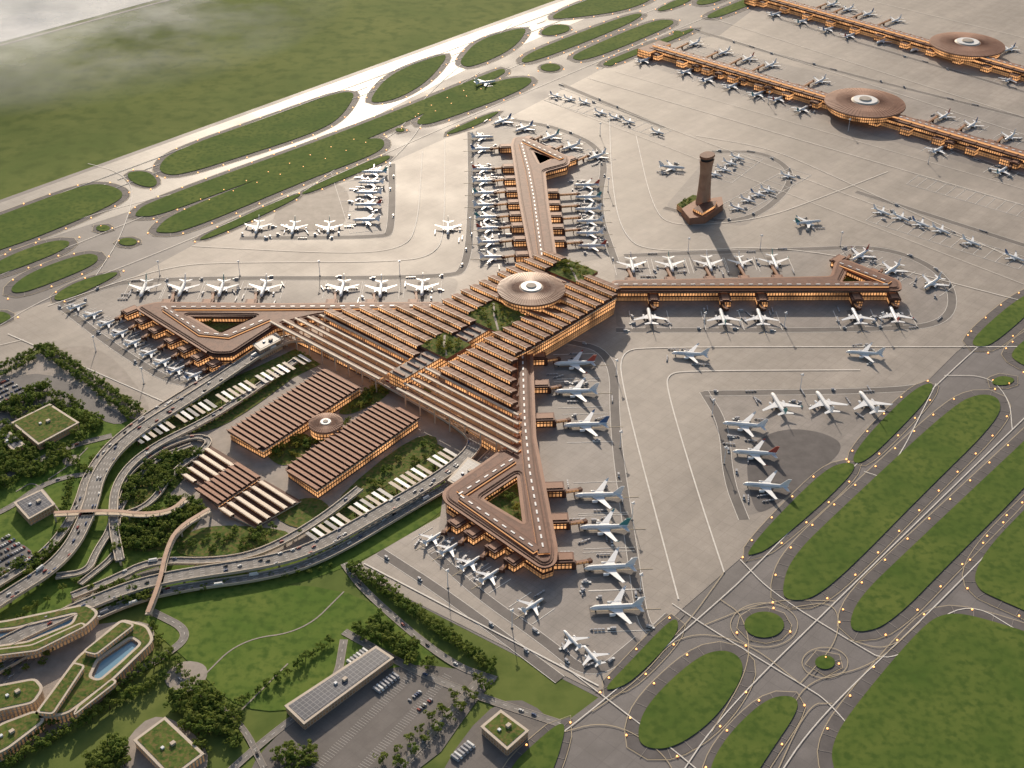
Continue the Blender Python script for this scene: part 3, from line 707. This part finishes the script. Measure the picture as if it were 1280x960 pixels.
def bldg(name,px,h,top,wall,hole=None,r=0,hm=M_WATER,rim=M_CREAM,upper=None,pool=0):
    b=MB(); o=PP(px,h); o=fillet(o,r) if r else o
    hs=[fillet(PP(hole,h),5)] if hole else []
    b.prism(o,.3,h-1.2,rim,wall,hs); b.prism(offset(o,1.0),h-1.2,h,rim,rim,[offset(x,-1) for x in hs],True)
    ii=offset(o,-2.2); b.prism(ii,h,h+.35,top,top,[offset(x,2.2) for x in hs])
    for x in hs: b.flat(x,h-3.5,M_PLAZA); b.flat(offset(x,-3),h-3.4,hm)
    for up in (upper or ()):
        q=fillet(PP(up,h+6),4); b.prism(q,h+.3,h+5,rim,wall); b.prism(offset(q,.8),h+5,h+6,rim,rim,(),True); b.prism(offset(q,-1.5),h+6,h+6.3,top,top)
    if not hole:
        cx=sum(p[0] for p in o)/len(o); cy=sum(p[1] for p in o)/len(o)
        b.box((cx+4,cy+3),ANG,5,4,h+.3,h+3,M_CREAM); b.box((cx-5,cy-2),ANG,3,3,h+.3,h+2,M_PLG)
    b.obj(name); return ii
bldg('solar_roof_building',[(357,882),(470,808),(491,822),(380,904)],11,M_SOLAR,M_FACN)
bldg('solar_roof_building',[(18,628),(52,612),(68,630),(36,648)],12,M_SOLAR,M_FACN)
bldg('green_roof_building',[(15,528),(62,505),(98,528),(48,555)],11,M_ROOFG,M_FACN)
bldg('small_service_building',[(0,545),(12,540),(30,555),(16,562)],8,M_SOLAR,M_FACN)
bldg('green_roof_building',[(168,925),(206,897),(254,942),(214,972)],12,M_ROOFG,M_FACC)
bldg('green_roof_building',[(602,908),(626,888),(660,913),(634,936)],12,M_ROOFG,M_FACN)
bldg('terraced_hotel_building',[(-40,782),(8,776),(108,755),(124,766),(108,782),(46,812),(-40,822)],13,M_ROOFG,M_FACC,[(-30,790),(18,785),(96,766),(90,779),(34,802),(-30,811)],8,upper=[[(-40,816),(40,806),(102,778),(108,782),(46,813),(-40,824)]])
bldg('terraced_hotel_building',[(40,898),(96,822),(152,774),(184,782),(192,800),(140,850),(84,892)],13,M_ROOFG,M_FACC,[(112,846),(122,824),(164,796),(176,804),(150,828),(124,850)],8,upper=[[(46,890),(92,828),(106,832),(66,892)],[(104,814),(152,776),(168,781),(120,818)],[(96,884),(140,848),(146,852),(92,894)]])
bldg('terraced_hotel_building',[(-30,862),(44,848),(54,860),(42,878),(-30,894)],16,M_ROOFG,M_FACC,None,6)
bldg('terraced_hotel_building',[(-30,930),(0,905),(45,888),(56,900),(10,935),(-30,955)],13,M_ROOFG,M_FACC,None,6)
bldg('shuttle_shelter',[(316,430),(345,416),(352,424),(325,438)],18,M_SOLAR,M_FACN)
bldg('terminal_link_building',[(560,600),(585,572),(605,582),(583,612)],16,M_SOLAR,M_FACN)
# ---------------------------------------------------------------- trees
def foliage(name,c1,c2,c3):
    m,n,l,b=nmat(name); b.inputs['Roughness'].default_value=.85; b.inputs['Specular IOR Level'].default_value=.15
    oi=n.new('ShaderNodeObjectInfo'); tc=n.new('ShaderNodeTexCoord')
    t=n.new('ShaderNodeTexNoise'); t.inputs['Scale'].default_value=.35; l.new(tc.outputs['Object'],t.inputs['Vector'])
    r=n.new('ShaderNodeValToRGB'); r.color_ramp.elements[0].position=.38; r.color_ramp.elements[1].position=.62
    r.color_ramp.elements[0].color=(*c1,1); r.color_ramp.elements[1].color=(*c2,1); l.new(t.outputs['Fac'],r.inputs['Fac'])
    mx=n.new('ShaderNodeMixRGB'); l.new(r.outputs[0],mx.inputs[1]); mx.inputs[2].default_value=(*c3,1)
    k=n.new('ShaderNodeMath'); k.operation='MULTIPLY'; k.inputs[1].default_value=.6; l.new(oi.outputs['Random'],k.inputs[0]); l.new(k.outputs[0],mx.inputs[0])
    l.new(mx.outputs[0],b.inputs['Base Color'])
    tr=n.new('ShaderNodeBsdfTranslucent'); l.new(mx.outputs[0],tr.inputs[0]); ms=n.new('ShaderNodeMixShader'); ms.inputs[0].default_value=.45
    l.new(b.outputs[0],ms.inputs[1]); l.new(tr.outputs[0],ms.inputs[2]); l.new(ms.outputs[0],n['Material Output'].inputs[0])
    return m
M_LEAF=foliage('leaves',(.09,.155,.028),(.17,.235,.045),(.22,.24,.05))
M_LEAF2=foliage('leaves_warm',(.2,.22,.035),(.42,.34,.06),(.22,.28,.06))
def tree_mesh(seed,lf,n=210):
    R=random.Random(seed); b=MB(); h=R.uniform(10,13)
    b.cyl((0,0),.45,.25,0,h*.5,6,M_TRUNK,M_TRUNK)
    for i in range(4):
        a=R.uniform(0,6.28); x,y=math.cos(a)*2.4,math.sin(a)*2.4; z0,z1=h*.3,h*.58
        for o_ in((.15,0),(0,.15)): b.face([(-o_[0],-o_[1],z0),(o_[0],o_[1],z0),(x+o_[0]*.4,y+o_[1]*.4,z1),(x-o_[0]*.4,y-o_[1]*.4,z1)],M_TRUNK)
    cl=[(R.gauss(0,2.4),R.gauss(0,2.4),h*R.uniform(.38,.85),R.uniform(1.5,2.6)) for _ in range(11)]
    for i in range(n):
        c=R.choice(cl); v=Vector((R.gauss(0,1),R.gauss(0,1),R.gauss(0,1))).normalized()*c[3]*R.uniform(.7,1.05)
        p=Vector((c[0]+v.x,c[1]+v.y,c[2]+v.z*.8)); nn=(v.normalized()+Vector((R.uniform(-.5,.5),R.uniform(-.5,.5),R.uniform(.1,1.0)))).normalized()
        t=nn.orthogonal().normalized(); w=nn.cross(t); s=R.uniform(.55,1.0)
        b.face([p-t*s-w*s*.6,p+t*s-w*s*.6,p+t*s*.7+w*s*.8,p-t*s*.7+w*s*.8],lf)
    return b.mesh('broadleaf_tree')
TM=[tree_mesh(i,M_LEAF) for i in range(6)]; TW=[tree_mesh(20+i,M_LEAF2,180) for i in range(3)]
NT=0
def tree(x,y,z=.5,s=1,warm=False):
    global NT; NT+=1
    k=s*random.uniform(.75,1.2)
    place(random.choice(TW if warm else TM),'broadleaf_tree',(x,y,z),random.uniform(0,6.28),(k*random.uniform(.95,1.25),k*1.08,k*random.uniform(.8,1.05)))
def row(l,sp=9,s=1,jit=1.5,h=0,prob=1):
    for p in resample(PP(l,h),sp):
        if random.random()<prob: tree(p[0]+random.uniform(-jit,jit),p[1]+random.uniform(-jit,jit),h+.3,s)
def grove(pl,dens=90,s=1,h=0,excl=None,warm=False):
    w=PP(pl,h); n=int(abs(area(w))/dens); xs=[p[0] for p in w]; ys=[p[1] for p in w]; e=PP(excl,14) if excl else None
    k=0
    for _ in range(n*6):
        if k>=n: break
        p=(random.uniform(min(xs),max(xs)),random.uniform(min(ys),max(ys)))
        if inpoly(p,w) and not (e and inpoly(p,offset(e,4))): tree(p[0],p[1],h+.3,s,warm and random.random()<.55); k+=1
row([(60,434),(178,518)],7); row([(52,440),(165,522)],8); row([(0,463),(58,434)],8); row([(0,474),(45,450)],10)
row([(438,712),(615,840)],6.5,.9); row([(446,710),(620,836)],8,.9); row([(60,560),(125,600)],9); row([(480,952),(598,852)],17,1); row([(500,955),(610,860)],18,1)
row([(0,945),(215,822)],9,1.2); row([(10,958),(212,845)],9,1.2); row([(300,880),(420,800)],12,.9); row([(120,760),(190,752)],8); row([(190,790),(235,850),(300,895)],14,.9)
row([(225,742),(330,722),(420,712)],13,.7,4); row([(80,640),(90,600),(130,560)],10,.8,3,0,.8); row([(150,560),(250,500),(330,440)],11,.6,2); row([(420,660),(500,615),(560,575)],10,.65,2); row([(60,720),(90,690)],9,.8); row([(0,790),(60,750),(100,725)],12,.8,2,0,.7)
grove([(0,510),(60,478),(130,530),(60,592),(0,612)],120,1,0,[(15,528),(62,505),(98,528),(48,555)])
grove([(148,640),(165,590),(240,558),(250,572),(220,612)],90); grove([(145,692),(150,655),(232,622),(262,640),(215,682)],65,1.1)
grove([(225,690),(235,668),(330,655),(380,668),(320,690)],200,.8); grove([(110,742),(180,728),(186,752),(120,752)],80)
grove([(335,565),(350,552),(380,545),(388,562),(362,580)],70,.9,0,None,True); grove([(430,512),(470,482),(490,492),(450,512)],80,.9,0,None,True)
grove([(380,560),(400,545),(430,520),(440,530),(420,560),(395,570)],110,.8)
grove([(215,885),(235,858),(275,872),(292,925),(255,945)],75,1.2); grove([(0,720),(60,690),(82,655),(75,700),(20,740)],130)
grove([(330,985),(345,940),(385,925),(400,955),(380,985)],110,1.1); grove([(440,790),(470,770),(545,830),(530,842),(490,815)],75,1.1); grove([(0,575),(25,570),(20,600),(0,610)],70)
grove([(100,985),(120,935),(150,920),(170,960),(150,985)],90,1.1); grove([(0,820),(60,812),(60,830),(0,850)],180,.7); grove([(400,650),(520,555),(555,555),(470,625)],350,.8)
grove([(190,535),(370,442),(385,450),(250,540)],420,.8); grove([(265,915),(290,890),(310,910),(300,940),(275,940)],90)
for (x0,x1,y0,y1) in SK[:3]:
    for _ in range(20):
        q=frST(random.uniform(x0+4,x1-4),random.uniform(y0+4,y1-4)); tree(*q,36,.62,random.random()<.7)
for hp in ([(236,395),(316,395),(274,413)],[(645,596),(652,648),(606,622)]): grove(hp,200,.75,9,None,True)
grove([(849,256),(866,247),(876,248),(866,257)],120,.6,11)
# ---------------------------------------------------------------- vehicles
def car_mesh(col,L=4.6,W=1.9,hh=1.5,van=False):
    b=MB()
    b.box((0,0),0,L,W,.35,.95 if not van else 1.1,col)
    a=[(-L*.42,-W*.45),(L*.2 if not van else L*.44,-W*.45),(L*.2 if not van else L*.44,W*.45),(-L*.42,W*.45)]
    z0=.95 if not van else 1.1
    t=[(x*(.8 if not van else .97),y*.85) for x,y in a]
    for i in range(4):
        j=(i+1)%4; b.face([(*a[i],z0),(*a[j],z0),(*t[j],hh),(*t[i],hh)],M_DGLASS if not van or i==1 else col)
    b.face([(*p,hh) for p in t],col)
    for x in(-L*.32,L*.32):
        for y in(-W*.46,W*.46): b.box((x,y),0,.7,.25,0,.7,M_TIRE)
    return b
cm=[mat('car_paint_'+k,c,None,.35) for k,c in (('white',(.75,.75,.73)),('silver',(.4,.4,.42)),('black',(.03,.03,.035)),('red',(.3,.04,.03)),('blue',(.05,.09,.2)))]
CARS=[car_mesh(c).mesh('car') for c in cm]; VAN=[car_mesh(c,11,2.7,3.3,True).mesh('bus') for c in cm[:2]]
def svc():
    out=[]
    b=car_mesh(cm[0],6,2.4,2.2); b.box((-1,0),0,4,2.3,1.2,3.2,cm[1]); out.append(b.mesh('catering_truck'))
    b=car_mesh(cm[1],3.2,1.7,1.7)
    for k in range(1,4): b.box((-k*3.9,0),0,3.1,1.6,.5,1.7,cm[1]); b.box((-k*3.9+1.9,0),0,.9,.2,.5,.7,M_TIRE)
    out.append(b.mesh('baggage_train'))
    b=car_mesh(cm[0],9,2.6,2.4); b.cyl((-1.5,0),1.3,1.3,1.1,2.9,10,cm[1]); b.box((-2,0),0,5,2.4,1,2.8,cm[1]); out.append(b.mesh('fuel_truck'))
    return out
SV=svc()
for x,y,z,a in cars:
    if random.random()<.08: place(random.choice(VAN),'bus',(x,y,z),a)
    else: place(random.choice(CARS),'car',(x,y,z),a,1.15)
SVN=['catering_truck','baggage_train','fuel_truck']
for (p,hd,L) in PLPOS:
    far=p[1]>2300
    for _ in range(1 if far else random.randint(3,7) if L>40 else random.randint(1,2)):
        a=math.radians(hd); dx=random.uniform(-.35,.75)*L; dy=random.choice((-1,1))*random.uniform(.3,.6)*L
        k=random.choice([0,1,1,2]); place(SV[k],SVN[k],(p[0]+dx*math.cos(a)-dy*math.sin(a),p[1]+dx*math.sin(a)+dy*math.cos(a),.7),random.choice((a,a+1.57,a+.4,a+3.1)),1.1)
for l in SR:
    for q in resample(sm(l,0,2),55,start=random.uniform(5,40)):
        if random.random()<.6: k=random.choice([0,1,2]); s_=random.choice((-3,3)); place(SV[k],SVN[k],(q[0]-math.sin(q[2])*s_,q[1]+math.cos(q[2])*s_,.7),q[2],1.05)
def lot(c,ang,nx,ny,dx=2.9,dy=11,fill=.8,big=False):
    p=P(*c)
    for j in range(ny):
        for i in range(nx):
            if random.random()>fill: continue
            x,y=(i-nx/2)*dx,(j-ny/2)*dy
            place(random.choice(VAN if big else CARS),'bus' if big else 'car',(p[0]+x*math.cos(ang)-y*math.sin(ang),p[1]+x*math.sin(ang)+y*math.cos(ang),.9),ang+math.pi/2)
lot((5,490),ANG,16,6); lot((5,695),ANG,18,7); lot((575,935),ANG,6,1,4.5,12,1,True); lot((445,818),ANG,6,1,4.5,12,1,True); lot((480,850),ANG,7,1,4.5,12,1,True); lot((520,870),ANG,8,2,3,16,.6)
# ---------------------------------------------------------------- mist over the river
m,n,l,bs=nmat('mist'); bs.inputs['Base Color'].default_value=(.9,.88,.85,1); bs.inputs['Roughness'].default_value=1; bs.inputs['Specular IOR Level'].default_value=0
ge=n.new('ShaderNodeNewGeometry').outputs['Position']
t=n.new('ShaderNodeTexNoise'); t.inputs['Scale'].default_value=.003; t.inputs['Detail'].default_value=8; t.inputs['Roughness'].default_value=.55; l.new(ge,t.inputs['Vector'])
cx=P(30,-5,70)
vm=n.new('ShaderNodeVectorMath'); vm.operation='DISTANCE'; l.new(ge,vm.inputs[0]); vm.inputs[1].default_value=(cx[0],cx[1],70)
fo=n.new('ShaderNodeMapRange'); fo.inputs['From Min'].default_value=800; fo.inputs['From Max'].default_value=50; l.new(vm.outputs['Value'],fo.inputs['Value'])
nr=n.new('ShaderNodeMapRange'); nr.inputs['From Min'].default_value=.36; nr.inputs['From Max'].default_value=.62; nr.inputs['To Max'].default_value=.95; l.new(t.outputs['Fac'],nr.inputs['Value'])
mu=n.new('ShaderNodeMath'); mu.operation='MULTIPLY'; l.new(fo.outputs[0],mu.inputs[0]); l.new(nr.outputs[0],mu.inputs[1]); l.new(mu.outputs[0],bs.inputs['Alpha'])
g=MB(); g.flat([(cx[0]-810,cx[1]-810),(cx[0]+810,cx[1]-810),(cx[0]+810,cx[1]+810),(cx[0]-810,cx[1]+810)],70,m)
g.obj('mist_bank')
# ---------------------------------------------------------------- sky, sun, camera
w=bpy.data.worlds.new('World'); sc.world=w; w.use_nodes=True; n=w.node_tree.nodes
sk=n.new('ShaderNodeTexSky'); sk.sky_type='NISHITA'; sk.sun_disc=False; EL,AZ=math.radians(24),math.radians(-6)
sk.sun_elevation=EL; sk.sun_rotation=AZ; sk.air_density=1.2; sk.dust_density=3.0
w.node_tree.links.new(sk.outputs[0],n['Background'].inputs[0]); n['Background'].inputs[1].default_value=.11
sv=Vector((math.sin(AZ)*math.cos(EL),math.cos(AZ)*math.cos(EL),math.sin(EL)))
sd=bpy.data.lights.new('sun','SUN'); sd.energy=4.5; sd.angle=math.radians(.6); sd.color=(1,.86,.7)
so=bpy.data.objects.new('sun',sd); so.rotation_euler=sv.to_track_quat('Z','Y').to_euler(); sc.collection.objects.link(so)
cd=bpy.data.cameras.new('camera'); cd.sensor_width=36; cd.lens=36*F/1280; cd.clip_start=1; cd.clip_end=90000
co=bpy.data.objects.new('camera',cd); co.location=(0,0,CH); co.rotation_euler=(math.pi/2-TH,0,0); sc.collection.objects.link(co); sc.camera=co
sc.view_settings.view_transform='Standard'; sc.view_settings.look='None'; sc.view_settings.exposure=0
print('trees',NT,'cars',len(cars))
